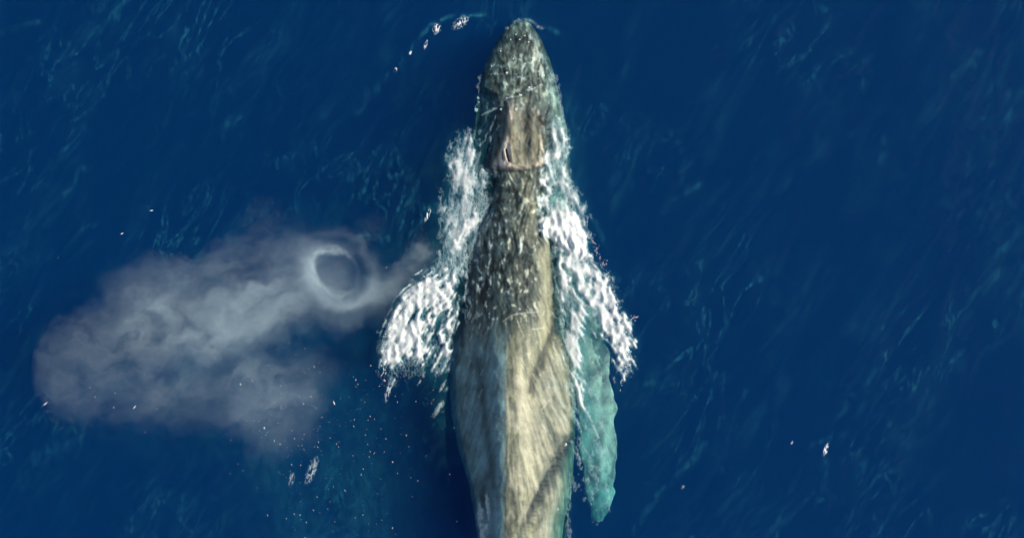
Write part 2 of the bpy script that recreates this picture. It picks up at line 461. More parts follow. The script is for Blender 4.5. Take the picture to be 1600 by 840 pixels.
# wavelet crests one can pick out on the water: points, half width, strength
CREST = [
    ([(605, 118), (630, 92), (655, 60), (672, 40), (700, 26), (758, 23)], 2.6, 0.60),
    ([(800, 40), (820, 30), (840, 36), (880, 55)], 3.5, 0.35),
    ([(345, 215), (352, 197), (378, 184)], 5.0, 0.30), ([(560, 175), (572, 150), (600, 130)], 6.0, 0.22),
    ([(92, 312), (112, 290), (128, 262)], 3.5, 0.30), ([(2, 52), (20, 45), (60, 34)], 4.0, 0.20), ([(177, 20), (193, 3)], 3.0, 0.25),
    ([(990, 830), (1030, 770), (1060, 740), (1110, 685)], 4.0, 0.26), ([(1260, 698), (1300, 683), (1335, 675)], 4.0, 0.22),
    ([(1288, 760), (1290, 700)], 5.0, 0.18), ([(1376, 250), (1385, 215)], 4.0, 0.28), ([(1490, 120), (1535, 80)], 4.5, 0.20),
    ([(1010, 600), (1056, 590), (1045, 610)], 4.0, 0.18), ([(1355, 598), (1374, 570)], 3.0, 0.2), ([(1310, 650), (1335, 610)], 4.0, 0.16),
    ([(640, 400), (655, 350), (672, 325)], 3.0, 0.35), ([(928, 345), (942, 370), (946, 392)], 4.0, 0.25),
    ([(1075, 300), (1100, 282)], 4.0, 0.24), ([(30, 760), (60, 710), (100, 690)], 8.0, 0.10), ([(960, 330), (1000, 240), (1005, 190)], 14, 0.05),
    ([(1560, 400), (1590, 365)], 6, 0.16), ([(1540, 455), (1560, 430)], 5, 0.12), ([(1215, 300), (1240, 270)], 5, 0.14),
    ([(130, 60), (170, 30)], 7, 0.10), ([(745, 790), (752, 840)], 8, 0.3),
]

# ------------------------------------------------------------------ whale
whale = bpy.data.objects.new('humpback_whale', None)
COL.objects.link(whale)
whale.location = (0, 0, 0)
tag(whale, 'huge grey humpback whale swimming at the surface in white foam, seen from above', 'whale')

def pigment(px, py):
    """skin colour: slate grey with scratches and patches; sunlit and shaded tones are put into it too"""
    n = np.shape(px)
    l1 = bil(L1, px, py); l2 = bil(L2, px, py); l3 = bil(L3, px, py); f1 = bil(F1, px, py); f2 = bil(F2, px, py)
    slate = np.array([0.055, 0.085, 0.085]); pale = np.array([0.26, 0.26, 0.17]); cream = np.array([0.44, 0.42, 0.31]); dark = np.array([0.028, 0.035, 0.040])
    r = gline(py, RIDGE)
    def mix(c, d, a): return c * (1 - a[..., None]) + np.asarray(d) * a[..., None]
    c = np.ones(n + (3,)) * slate
    # left flank: mottled; blue-grey of its shaded side put into the colour
    c = mix(c, [0.20, 0.33, 0.34], np.clip(0.66 + 0.12 * l3 + 0.16 * f2 + 0.06 * l1, 0, 1) * sst(470, 570, py + 10 * l2) * sst(3, -3, px - r + 1.5 * l1))
    # right of the spine: sun glare on wet skin put into the colour
    a = sst(-3, 5, px - r + 1.5 * l1) * sst(470, 540, py + 12 * l2) * sst(930, 860, py)
    a = a * (1 - 0.45 * sst(38, 62, px - r) * sst(540, 600, py))
    c = mix(c, pale, a * np.clip(0.72 + 0.16 * l2 + 0.14 * l1, 0, 1))
    c = mix(c, cream, a * np.clip(0.25 + 0.3 * l2 + 0.3 * f2, 0, 0.8) * sst(520, 640, py))
    c = mix(c, cream, 0.6 * stroke(px, py, [(815, 600), (826, 680), (815, 740)], 14))
    # pale band along the right shoulder: sunlit slope put into the colour
    b = sst(838, 846, px + l1) * sst(866, 858, px) * sst(370, 400, py + 8 * l2) * sst(560, 520, py)
    c = mix(c, pale, b * 0.85)
    # blowhole mound and snout
    md = sst(-3, 9, sdpoly(px, py, MOUND) + 4 * perlin(px / 8, py / 10, 96)) * (0.35 + 0.65 * sst(150, 215, py + 10 * f2))
    c = mix(c, [0.24, 0.22, 0.15], md * np.clip(0.75 + 0.2 * l2, 0, 1))
    c = mix(c, [0.78, 0.62, 0.48], md * np.clip(stroke(px, py, [(795, 160), (797, 185)], 4) + 1.2 * sst(-3, 4, sdpoly(px, py, [(792, 208), (798, 230), (800, 262), (768, 262), (780, 236)]))
            + 0.8 * stroke(px, py, [(790, 262), (815, 264), (838, 260), (848, 252)], 4) + 0.8 * stroke(px, py, [(835, 168), (848, 185), (850, 255)], 3.5) * (l1 > -0.3), 0, 1))  # pink patch by the nostrils; bright mound rims are painted highlights
    c = mix(c, [0.55, 0.27, 0.20], 0.45 * stroke(px, py, [(768, 261), (788, 265), (806, 266)], 1.6))
    c = mix(c, dark, 0.8 * stroke(px, py, [(818, 175), (821, 200)], 8) * md)
    c = mix(c, [0.012] * 3, np.clip(stroke(px, py, [(791, 234), (795, 252)], 1.5) + 0.8 * stroke(px, py, [(785, 237), (786, 250)], 0.9)
            + stroke(px, py, [(843, 184), (848, 193)], 4.5), 0, 1))
    sn = sst(175, 140, py)
    c = mix(c, [0.075, 0.10, 0.08], sn * np.clip(0.55 + 0.25 * f1 + 0.15 * f2, 0, 1) * np.exp(-((px - 816) / 60) ** 4))
    c = mix(c, [0.22, 0.25, 0.20], sn * 0.5 * sst(0.9, 1.7, f1 + 0.3 * f2))
    c = c * (1 + (sn * (0.16 * f1 + 0.18 * f2))[..., None])
    c = mix(c, [0.03, 0.06, 0.06], sn * 0.8 * sst(772, 752, px - 0.35 * (150 - py)) * sst(40, 70, py))  # dark teal shade on the left of the snout, painted in
    c = mix(c, dark, sn * 0.8 * np.clip(stroke(px, py, [(793, 86), (797, 88)], 3.5) + stroke(px, py, [(815, 82), (822, 84)], 3.5) + stroke(px, py, [(800, 76), (806, 76)], 2.5), 0, 1))
    c = mix(c, [0.14, 0.15, 0.115], 0.75 * sst(6, 22, px - gline(py, HEADR)) * sst(60, 110, py) * np.clip(0.6 + 0.35 * l2, 0, 1))
    c = mix(c, [0.30, 0.32, 0.25], 0.7 * stroke(px, py, [(828, 60), (842, 100), (862, 150), (870, 170)], 5) * np.clip(0.6 + 0.4 * l1, 0, 1))
    c = mix(c, [0.035, 0.065, 0.065], 0.9 * sst(2, -14, px - gline(py, HEADL)) * sst(110, 150, py) * sst(345, 300, py))  # submerged left of the head: shade and water tint put into the colour
    # nape and shoulders
    np_ = sst(262, 270, py) * sst(560, 480, py) * (1 - b)
    c = mix(c, [0.10, 0.105, 0.075], np_ * np.clip(0.55 + 0.25 * f2 + 0.15 * l1, 0, 1) * sst(780, 815, px) * sst(520, 440, py))
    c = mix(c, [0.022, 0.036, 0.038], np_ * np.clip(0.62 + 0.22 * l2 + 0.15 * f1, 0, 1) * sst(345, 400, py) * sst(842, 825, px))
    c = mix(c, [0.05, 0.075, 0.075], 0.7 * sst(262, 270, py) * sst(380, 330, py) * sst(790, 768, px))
    c = mix(c, [0.30, 0.29, 0.21], np_ * 0.6 * sst(0.8, 1.6, l1 * 0.6 + f1 * 0.7))
    # dark bands: shade at the water edge and in the furrows, painted in
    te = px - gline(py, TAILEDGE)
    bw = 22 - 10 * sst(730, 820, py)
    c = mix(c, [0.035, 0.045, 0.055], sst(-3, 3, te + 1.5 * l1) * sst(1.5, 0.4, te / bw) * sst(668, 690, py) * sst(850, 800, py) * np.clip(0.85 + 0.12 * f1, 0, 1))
    c = mix(c, [0.30, 0.31, 0.24], sst(22, 38, te + 2 * l2) * sst(690, 720, py) * np.clip(0.65 + 0.25 * l3, 0, 1) * sst(sta(py, 2) - 2, sta(py, 2) - 16, px))
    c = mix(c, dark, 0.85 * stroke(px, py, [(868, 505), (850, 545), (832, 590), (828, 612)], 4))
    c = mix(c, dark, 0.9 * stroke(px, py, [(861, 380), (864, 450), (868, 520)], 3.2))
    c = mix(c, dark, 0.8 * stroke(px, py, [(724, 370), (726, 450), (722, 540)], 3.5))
    c = mix(c, dark, 0.6 * stroke(px, py, [(746, 560), (762, 680), (772, 760)], 6) + 0 * px)
    c *= (1 + 0.22 * np.sin((py - 0.0016 * (px - 812) ** 2 + 6 * perlin(px / 22, py / 22, 61)) / 1.75) * sst(85, 100, py) * sst(172, 158, py) * np.exp(-((px - 812) / 32) ** 2))[..., None]  # light ripples cast across the snout, put into the skin colour
    up = sst(530, 470, py) * (1 - 0.8 * md) * (1 - b)
    c *= (1 + 0.10 * up)[..., None] * (1 + up * np.clip((0.14 + 0.20 * sst(200, 320, py)) * (f1 + 0.6 * f2) + 0.26 * l1, -0.8, 1.6))[..., None]
    # scratches
    for q in SCRATCH:
        c = mix(c, [0.50, 0.49, 0.40], 0.5 * np.exp(-(segdist(px, py, q) / 0.9) ** 2))
    c *= np.clip(1 + ((0.14 - 0.05 * sst(500, 560, py)) * l1 + 0.07 * l2) * (0.4 + 0.6 * sst(150, 260, py)) * (1 - 0.45 * sst(480, 560, py) * sst(795, 780, px)), 0.4, 1.8)[..., None]
    return np.clip(c, 0.008, 0.85)

SCRATCH = [[(786, 502), (800, 492), (815, 489), (840, 487)], [(832, 514), (850, 512)], [(790, 154), (811, 150)],
           [(752, 180), (775, 166)], [(736, 636), (742, 610)], [(724, 640), (728, 620)], [(846, 640), (858, 625)]]
for _ in range(46):
    x = random.uniform(715, 885); y = random.uniform(470, 690); sg = 1 if x > 795 else -0.7
    l = random.uniform(4, 13); SCRATCH.append([(x, y), (x + sg * l * 0.55, y + l)])

def build_body():
    ys = np.concatenate([np.arange(33.2, 880, 1.25), np.arange(880, 1080, 8.0)])
    nt_ = 176; nb = 24
    th = np.concatenate([np.linspace(math.pi, 0, nt_), -np.linspace(0, math.pi, nb + 2)[1:-1]])
    TH, PY = np.meshgrid(th, ys)
    L = sta(PY, 1); R = sta(PY, 2); zc = sta(PY, 4)
    # even spacing across the top
    c = np.cos(TH)
    px = (L + R) / 2 + (R - L) / 2 * c
    s = np.sin(TH)
    zt = top_from_theta(px, PY, np.clip(s, 0, 1))
    depth = 1.05 * (zc + 0.25 + 0.9) * 0 + (R - L) / PPM * 0.42
    zb = zc + depth * s
    z = np.where(s >= 0, zt, zb)
    X, Y, Z = world(px, PY, z)
    V = np.stack([X, Y, Z], -1).reshape(-1, 3)
    ny, nx = PY.shape
    F = grid_faces(ny, nx, wrap=True)
    tip = np.array([world(812, 32.2, -0.2)]); end = np.array([world(803, 1084, -0.5)])
    n = len(V); V = np.concatenate([V, tip, end])
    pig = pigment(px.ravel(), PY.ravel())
    under = (s < 0).ravel()
    pig[under] = [0.06, 0.07, 0.075]
    pig = np.concatenate([pig, [[0.2, 0.2, 0.15], [0.08, 0.08, 0.08]]])
    j = np.arange(nx); k = (j + 1) % nx
    caps = np.concatenate([np.stack([np.full(nx, n), j, k, k], -1), np.stack([np.full(nx, n + 1), (ny - 1) * nx + k, (ny - 1) * nx + j, (ny - 1) * nx + j], -1)])
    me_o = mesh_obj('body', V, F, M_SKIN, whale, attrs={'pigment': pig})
    import bmesh
    bm = bmesh.new(); bm.from_mesh(me_o.data); bm.verts.ensure_lookup_table()
    for a in caps: bm.faces.new([bm.verts[int(a[0])], bm.verts[int(a[1])], bm.verts[int(a[2])]]).smooth = True
    bmesh.ops.recalc_face_normals(bm, faces=bm.faces)
    bm.to_mesh(me_o.data); bm.free()
    return me_o
body = build_body()

def blade(name, path, parent, mat, knobs=0, pale=(0.70, 0.72, 0.66), mott=0.5, seed=0, lead=1, label=None):
    """a flipper or fluke: path of (px, py, z, halfwidth px, thickness m)"""
    path = np.array(path, float); n = 150; t = np.linspace(0, len(path) - 1, n)
    P = np.stack([np.interp(t, np.arange(len(path)), path[:, k]) for k in range(5)], 1)
    for _ in range(8): P[1:-1] = (P[:-2] + P[1:-1] * 2 + P[2:]) / 4
    tan = np.gradient(P[:, :2], axis=0); tan /= np.linalg.norm(tan, axis=1)[:, None]
    nor = np.stack([-tan[:, 1], tan[:, 0]], 1) * -1 * lead
    m = 28; V = []; C = []
    for i in range(n):
        for q in range(m):
            a = 2 * math.pi * q / m
            cx = math.cos(a); sx = math.sin(a)
            hw = P[i, 3]
            if cx > 0 and knobs: hw *= 1 + 0.14 * max(0, math.sin(i / n * math.pi * knobs)) ** 2 * cx + 0.05 * math.sin(i * 0.37)
            else: hw *= 1 + 0.05 * math.sin(i * 0.21 + 1)
            hw *= 1 + 0.07 * float(perlin(np.array(i / 6.0), np.array(cx * 2 + seed), 88)) + 0.03 * float(perlin(np.array(i / 2.3), np.array(cx * 2), 89))
            px = P[i, 0] + nor[i, 0] * hw * cx; py = P[i, 1] + nor[i, 1] * hw * cx
            z = P[i, 2] + P[i, 4] * sx * (1 - 0.5 * abs(cx)) + 0.05 * cx
            V.append(world(px, py, z))
            mo = float(fbm(np.array(px / 17), np.array(py / 32), 50 + seed, 4)) + 0.35 * float(perlin(px / 3.0, py / 20, 53 + seed))
            f = min(1, max(0.0, 0.5 + mo * 1.5)) * mott
            C.append([pale[k] * (1 - f) + 0.16 * f for k in range(3)])
    F = grid_faces(n, m, wrap=True)
    n0 = len(V); V += [tuple(np.mean(V[:m], 0)), tuple(np.mean(V[n0 - m:n0], 0))]; C += [C[0], C[-1]]
    o = mesh_obj(name, V, F, mat, parent, attrs={'pigment': np.array(C)})
    import bmesh
    bm = bmesh.new(); bm.from_mesh(o.data); bm.verts.ensure_lookup_table()
    for q in range(m):
        bm.faces.new([bm.verts[n0], bm.verts[q], bm.verts[(q + 1) % m]]); bm.faces.new([bm.verts[n0 + 1], bm.verts[n0 - m + (q + 1) % m], bm.verts[n0 - m + q]])
    for f in bm.faces: f.smooth = True
    bmesh.ops.recalc_face_normals(bm, faces=bm.faces)
    bm.to_mesh(o.data); bm.free()
    if label: o['label'] = label
    return o

blade('flipper', [(866, 395, -0.55, 26, .16), (892, 440, -0.40, 27, .14), (912, 500, -0.32, 26, .12), (924, 570, -0.32, 27, .11), (931, 640, -0.36, 29, .10),
                  (935, 700, -0.44, 28, .09), (936, 750, -0.55, 24, .07), (938, 790, -0.68, 17, .05), (930, 814, -0.75, 6, .02)], whale, M_SKIN, knobs=13, seed=1, pale=(.58, .62, .50), mott=0.9,
      label='long white flipper glowing turquoise under the water')
blade('flipper', [(744, 400, -0.80, 26, .16), (732, 430, -1.7, 26, .15), (730, 470, -2.8, 26, .13), (740, 520, -3.7, 26, .12), (755, 570, -4.4, 26, .11),
                  (768, 610, -4.9, 22, .09), (775, 640, -5.2, 8, .04)], whale, M_SKIN, knobs=13, seed=4, lead=-1,
      label='flipper hanging deep below the body, hidden by foam')
# tail flukes and dorsal fin lie just past the lower edge of the photograph
blade('fluke', [(800, 1076, -0.48, 20, .10), (840, 1092, -0.50, 34, .08), (890, 1112, -0.54, 30, .06), (940, 1138, -0.60, 18, .04), (965, 1156, -0.64, 5, .02)], whale, M_SKIN, pale=(.08, .09, .09), seed=6)
blade('fluke', [(806, 1076, -0.48, 20, .10), (766, 1092, -0.50, 34, .08), (716, 1112, -0.54, 30, .06), (666, 1138, -0.60, 18, .04), (641, 1156, -0.64, 5, .02)], whale, M_SKIN, pale=(.08, .09, .09), seed=7, lead=-1)
def dorsal():
    V = []; n = 9; pr = [(0, 0), (.12, .10), (.26, .17), (.40, .20), (.52, .17), (.56, .06), (.55, 0)]
    x0, y0, z0 = world(792, 905, 0.36)
    for sx in (-1, 1):
        for a, b in pr: V.append((x0 + sx * 0.05 * (1 - b / .24), y0 - a, z0 - .08 + b * 1.2))
    k = len(pr); F = [[i, i + 1, k + i + 1, k + i] for i in range(k - 1)]
    F += [[0, i, i + 1, i + 1] for i in range(1, 1)]
    import bmesh
    me = bpy.data.meshes.new('dorsal_fin'); bm = bmesh.new(); vs = [bm.verts.new(v) for v in V]
    for f in F: bm.faces.new([vs[i] for i in f])
    bm.faces.new(vs[:k]); bm.faces.new(vs[k:][::-1])
    bmesh.ops.recalc_face_normals(bm, faces=bm.faces); bm.to_mesh(me); bm.free()
    me.materials.append(M_BARN if False else M_SKIN)
    a = me.attributes.new('pigment', 'FLOAT_COLOR', 'POINT'); a.data.foreach_set('color', [0.1, 0.11, 0.11, 1] * len(me.vertices))
    o = bpy.data.objects.new('dorsal_fin', me); COL.objects.link(o); o.parent = whale
dorsal()

def lump(name, px, py, r, h, mat, parent, sq=1.0, rot=0.0, seg=12, sink=0.0, crater=True):
    """a low dome standing on the whale's skin"""
    z0 = float(ztop(np.array([px]), np.array([py]))[0]) - sink
    V = []; rings = [(1.0, -0.02), (0.92, 0.45), (0.62, 0.95), (0.30, 1.0 if not crater else 0.6)]
    for k, (rr, hh) in enumerate(rings):
        for q in range(seg):
            a = 2 * math.pi * q / seg
            jit = 1 + 0.12 * math.sin(3 * a + px) + 0.08 * math.sin(5 * a + py)
            x = r * rr * math.cos(a) * jit; y = r * rr * math.sin(a) * sq * jit
            xr = x * math.cos(rot) - y * math.sin(rot); yr = x * math.sin(rot) + y * math.cos(rot)
            X, Y, Z = world(px, py, z0)
            V.append((X + xr, Y + yr, z0 + h * hh))
    X, Y, Z = world(px, py, z0); V.append((X, Y, z0 + h * (0.45 if crater else 1.05)))
    F = [list(f) for f in grid_faces(len(rings), seg, wrap=True)]
    me = bpy.data.meshes.new(name); c = len(V) - 1; b = (len(rings) - 1) * seg
    F += [[b + q, b + (q + 1) % seg, c] for q in range(seg)]
    me.from_pydata(V, [], [[int(i) for i in f] for f in F]); me.polygons.foreach_set('use_smooth', [True] * len(me.polygons))
    me.materials.append(mat)
    o = bpy.data.objects.new(name, me); COL.objects.link(o); o.parent = parent
    return o
for (x, y, r) in [(813, 149, .035), (792, 153, .022), (792, 114, .03), (827, 137, .03), (802, 92, .02), (806, 171, .035), (783, 171, .03), (752, 122, .03),
                  (749, 137, .032), (747, 153, .026), (744, 172, .05), (748, 160, .02), (861, 146, .03), (878, 190, .035), (875, 196, .03), (870, 190, .03),
                  (882, 182, .025), (812, 62, .02), (820, 56, .02), (806, 54, .018), (826, 66, .02), (798, 62, .018), (883, 694, .04), (871, 795, .035), (782, 80, .018),
                  (834, 78, .02), (768, 104, .02), (850, 118, .022), (820, 100, .018)]:
    lump('barnacle', x, y, r, r * 0.7, M_BARN, whale, sq=0.9, rot=x)
# nostrils: two long slits in the mound
def slit(pts, wd):
    V = []; n = len(pts)
    z = float(ztop(np.array([pts[n // 2][0]]), np.array([pts[n // 2][1]]))[0])
    for i, (x, y) in enumerate(pts):
        zz = float(ztop(np.array([x]), np.array([y]))[0]) + 0.012
        k = wd * math.sin(math.pi * (i + 0.15) / (n - 0.7))
        for dx, dz in ((-k, 0.0), (-k * .5, -.03), (0, -.05), (k * .5, -.03), (k, 0.0)): V.append(world(x + dx, y, zz + dz))
    o = mesh_obj('nostril', V, grid_faces(n, 5), M_DARK, whale); return o
slit([(790.5 + 0.3 * i + 0.05 * i * i, 233 + 2.1 * i) for i in range(10)], 1.5)
slit([(785 + 0.15 * i - 0.02 * i * i, 236 + 1.8 * i) for i in range(9)], 1.0)

# ------------------------------------------------------------------ foam
WL = water_level(GX, GY)
FS = blur(F1, 5); FS /= FS.std(); LS2 = blur(L2, 2); LS2 /= LS2.std()
BASE = np.maximum(WL, ZW)

def sheet(name, cov, thick, label, lift=0.018, thr=0.05, mult=0.0):
    lum = 0.8 + 0.13 * FS + 0.05 * LS2
    Z = blur(BASE, 1) + lift + thick * blur(cov, 4) * np.clip(lum, 0.05, 2.2) + mult
    keep = cov > thr
    fc = grid_faces(*GX.shape)
    kf = keep.ravel()[fc].any(axis=1)
    fc = fc[kf]
    used = np.unique(fc); mp = np.full(GX.size, -1); mp[used] = np.arange(len(used))
    X, Y, Z2 = world(GX.ravel()[used], GY.ravel()[used], Z.ravel()[used])
    # sheet underside closes it so that foam has body
    o = mesh_obj(name, np.stack([X, Y, Z2], -1), mp[fc], M_FOAM, attrs={'cover': np.clip(blur(cov, 1).ravel()[used], 0, 1.3)})
    tag(o, label, 'foam', kind='stuff')
    return o

# left of the head
sdL = sdpoly(GX, GY, [(744, 196), (728, 208), (712, 226), (704, 246), (704, 290), (693, 312), (690, 350), (688, 385), (676, 428), (704, 446), (716, 430), (728, 395), (744, 345), (752, 310), (760, 265), (744, 240)])
cL = sst(-8, 14, sdL + 4 * F1 + 3 * L2) * np.clip(0.56 + 0.16 * L2 + 0.16 * F2 + 0.12 * L1, 0.12, 0.95)
cL *= 0.62 + 0.25 * sst(330, 250, GY)
cL = np.maximum(cL, np.clip(stroke(GX + 3 * F1, GY, [(743, 338), (733, 352), (718, 368), (712, 385)], 9) * (0.85 + 0.15 * L1) * 1.25, 0, 1))
cL = np.maximum(cL, np.clip(stroke(GX + 3 * F1 + 2 * L2, GY, [(712, 385), (704, 410), (688, 440)], 6) * (0.6 + 0.2 * L1), 0, 1))
cL = np.maximum(cL, 0.55 * stroke(GX + 1.5 * F1, GY, [(726, 372), (728, 400), (729, 450), (726, 500)], 2.0))
cL = np.maximum(cL, 0.22 * sst(-6, 10, sdpoly(GX, GY, [(735, 330), (760, 300), (770, 330), (742, 420), (726, 400)])) * np.clip(1 + 0.6 * L2, 0, 2))
sheet('wake_foam', cL, 0.07, 'blue white streaky foam left of the whale head')

# splash on the left
LS = [(668, 430), (640, 452), (617, 480), (602, 512), (596, 552), (598, 604), (612, 606), (628, 588), (652, 606), (668, 560), (690, 600), (704, 540), (710, 500), (712, 450), (716, 424), (704, 434), (688, 438)]
sdS = sdpoly(GX, GY, LS)
outer = segdist(GX, GY, [(676, 430), (645, 452), (622, 482), (607, 514), (602, 545)])
body_ = sst(-5, 8, sdS + 3 * L1 + 2 * F1)
thr_s = sst(6, 52, outer) * 1.25 + 1.1 * sst(530, 612, GY)
v = 0.70 * L2 + 0.55 * L1 + 0.50 * F1 + 0.3 * F2
cS = body_ * sst(-0.55, 0.5, 0.8 * v + 2.0 - 1.5 * thr_s)
cS = np.maximum(cS, sst(-6, 5, 24 - outer + 4 * L1) * sst(-4, 4, sdS + 5 * L1) * (0.90 + 0.10 * L2) * sst(575, 540, GY + 10 * L1))
cS = np.clip(cS * (0.82 + 0.12 * F1 + 0.1 * L1), 0, 1) * (1 - 0.6 * sst(560, 620, GY))
fr = 0.5 * stroke(GX, GY, [(700, 560), (690, 600), (684, 640)], 9) * sst(0.1, 1.3, L2 + 0.5 * L1)
cS = np.maximum(cS, fr)
cS = np.maximum(cS, 0.16 * sst(-14, 14, sdS + 4 * F1) * np.clip(1 + 0.4 * L2, 0, 2) * sst(620, 560, GY))
cS = np.maximum(cS, 0.5 * stroke(GX + 2 * F1, GY, [(668, 434), (690, 440), (706, 432), (716, 418)], 4))
cS = np.maximum(cS, 0.35 * sst(0.9, 1.9, F1 + L2) * sst(-4, 6, sdpoly(GX, GY, [(690, 440), (724, 420), (724, 500), (706, 540), (692, 520)])))
sheet('splash_foam', cS, 0.09, 'bright cream white splash fanning out left of the whale, over the hidden flipper')

# right side: upper film, bright cushion, outer arm, inner strand
sdA = sdpoly(GX, GY, [(856, 195), (872, 186), (888, 214), (889, 280), (904, 300), (915, 330), (918, 372), (880, 380), (848, 345), (842, 320), (850, 290), (848, 250)])
cR = sst(-6, 12, sdA + 3 * F1) * np.clip(0.55 + 0.20 * F2 + 0.14 * L2 + 0.1 * L1, 0.12, 0.9)
cR = np.maximum(cR, stroke(GX + 3 * F1, GY, [(856, 240), (852, 275), (857, 300), (850, 322), (856, 342)], 6.5) * np.clip(0.75 + 0.3 * F1, 0, 1))
sdB = sdpoly(GX, GY, [(843, 346), (852, 336), (862, 342), (872, 331), (890, 330), (903, 338), (912, 358), (916, 392), (908, 406), (890, 400), (872, 382), (852, 368), (842, 360)])
cB = sst(-5, 4, sdB + 1.6 * F1)
cR = np.maximum(cR, 1.3 * cB)
cR = np.maximum(cR, 0.9 * sst(-6, 8, sdpoly(GX, GY, [(868, 372), (908, 385), (932, 430), (905, 440), (880, 420)]) + 5 * F1) * np.clip(0.8 + 0.25 * F1, 0, 1.1))
sdC = sdpoly(GX, GY, [(868, 368), (905, 378), (922, 408), (950, 436), (962, 462), (967, 486), (982, 508), (988, 540), (982, 572), (974, 592), (968, 572), (960, 545), (946, 522), (930, 500), (916, 476), (902, 452), (884, 436), (870, 410)])
sdo = segdist(GX, GY, [(912, 385), (930, 412), (952, 440), (962, 470), (978, 505), (983, 545), (976, 580)])
cC = sst(-5, 7, sdC + 3.5 * L1 + 2 * F1) * sst(-1.0, 0.8, 0.35 * L2 + 0.35 * L1 + 0.5 * F1 + 0.35 * F2 + 1.9 - 0.03 * sdo - 1.4 * sst(520, 600, GY))
cR = np.maximum(cR, np.clip(cC * (0.86 + 0.12 * F1), 0, 1))
sdI = sdpoly(GX, GY, [(868, 395), (884, 425), (900, 452), (912, 482), (910, 530), (912, 580), (914, 640), (906, 660), (894, 610), (884, 560), (876, 500), (870, 450)])
cI = sst(-4, 7, sdI + 3 * L1) * sst(-0.9, 0.9, 0.7 * L2 + 0.45 * L1 + 0.3 * F2 + 0.15 + 0.9 * np.exp(-(segdist(GX, GY, [(880, 430), (903, 470), (905, 520), (908, 580)]) / 9) ** 2) - 1.1 * sst(560, 680, GY))
cR = np.maximum(cR, 0.86 * cI)
sdJ = sdpoly(GX, GY, [(905, 640), (884, 590), (892, 560), (935, 560), (945, 620), (950, 680), (925, 700), (905, 740), (896, 700)])
cR = np.maximum(cR, 0.42 * sst(-5, 12, sdJ) * sst(0.9, 2.0, L2 + 0.6 * L1 + 0.2))
sdK = sdpoly(GX, GY, [(920, 470), (960, 500), (970, 560), (955, 620), (938, 600), (925, 540)])
cR = np.maximum(cR, 0.65 * sst(-4, 10, sdK) * sst(0.4, 1.6, L2 + 0.6 * L1))
for sdx in (sdC, sdI): cR = np.maximum(cR, 0.30 * sst(-8, 10, sdx + 3 * F1) * np.clip(1 + 0.35 * L2, 0, 2) * sst(640, 560, GY))
top = 0.13 * sst(-2, 26, sdB + 1.5 * FS)
cR = np.maximum(cR, sst(-14, 10, sdpoly(GX, GY, [(905, 560), (950, 545), (965, 640), (970, 700), (960, 760), (950, 800), (930, 800), (915, 720), (900, 680)]) + 6 * F1) * np.clip(0.05 + 0.08 * L2 + 0.07 * F1 + 0.05 * L1, 0, 0.3) * sst(962, 948, GX))
cR = np.maximum(cR, 0.35 * np.clip(0.6 + 0.5 * L2, 0, 1.4) * stroke(GX + 3 * F1, GY, [(893, 600), (906, 660), (903, 720), (895, 760)], 5))
cR = np.maximum(cR, 0.22 * stroke(GX + 2 * F1, GY, [(891, 740), (887, 800), (890, 850)], 2.5))
sheet('white_water', cR, 0.08, 'dazzling white churned foam along the right side of the whale', mult=top)

# foam and running water on the back
sdD = sdpoly(GX, GY, [(748, 318), (800, 322), (852, 322), (848, 380), (812, 430), (792, 500), (760, 520), (736, 500), (732, 430), (738, 370)])
v = 0.6 * L2 + 0.6 * F1 + 0.5 * L1
cD = sst(-12, 18, sdD) * sst(1.15, 1.9, v + 0.45 * np.exp(-(segdist(GX, GY, [(775, 345), (790, 380), (770, 440)]) / 16) ** 2)) * 0.62
cD = np.maximum(cD, 0.6 * sst(0.2, 1.4, F1 + 0.4 * L1) * stroke(GX, GY, [(838, 305), (846, 322), (852, 335)], 8))
cD = np.maximum(cD, 0.35 * sst(1.2, 2.2, L1 + 0.5 * L2) * sst(-3, 9, sdpoly(GX, GY, [(840, 560), (878, 545), (890, 600), (888, 670), (862, 650), (842, 600)])))
cD = np.maximum(cD, 0.8 * sst(-1.0, 0.9, L2 + 0.6 * F1) * sst(-4, 6, sdpoly(GX, GY, [(750, 766), (764, 770), (768, 800), (762, 840), (748, 850), (744, 800)])))
for pts, wd, am in [([(826, 48), (838, 75), (845, 110), (858, 140), (866, 168)], 2.2, .42), 
                    ([(764, 116), (780, 113), (792, 116)], 1.4, .55), ([(767, 103), (778, 101), (788, 104)], 1.4, .4), ([(802, 121), (814, 119), (825, 127), (832, 137)], 1.6, .5),
                    ([(790, 154), (802, 151), (812, 150)], 1.4, .75), ([(825, 139), (836, 135), (846, 131)], 1.4, .75), ([(752, 181), (768, 174), (783, 166)], 0.8, .5),
                    ([(750, 118), (747, 135), (746, 152), (744, 168)], 1.0, .35), ([(782, 195), (770, 212), (763, 235)], 1.6, .35), ([(776, 180), (764, 205), (752, 225)], 1.4, .25),
                    ([(792, 46), (804, 34), (822, 32), (838, 38), (848, 44)], 1.8, .26), ([(845, 84), (852, 100), (862, 116), (866, 140)], 2.6, .4), ([(868, 120), (874, 150), (880, 190)], 3.0, .35),
                    ([(796, 165), (810, 163), (836, 166)], 1.2, .4), ([(800, 170), (816, 169), (834, 171)], 1.0, .3), ([(815, 96), (822, 108), (820, 122)], 1.8, .25)]:
    cD = np.maximum(cD, am * stroke(GX + 1.2 * F1, GY + 1.2 * F2, pts, wd) * np.clip(0.75 + 0.3 * F1, 0, 1.4))
cD = np.maximum(cD, 0.55 * sst(1.6, 2.4, F1 + 0.5 * F2) * sst(-4, 10, sdpoly(GX, GY, [(800, 45), (770, 90), (760, 150), (850, 160), (850, 90), (825, 45)])))
sheet('wet_foam', cD, 0.02, 'small cream dabs of foam and water running off the back of the whale', lift=0.008, thr=0.08)

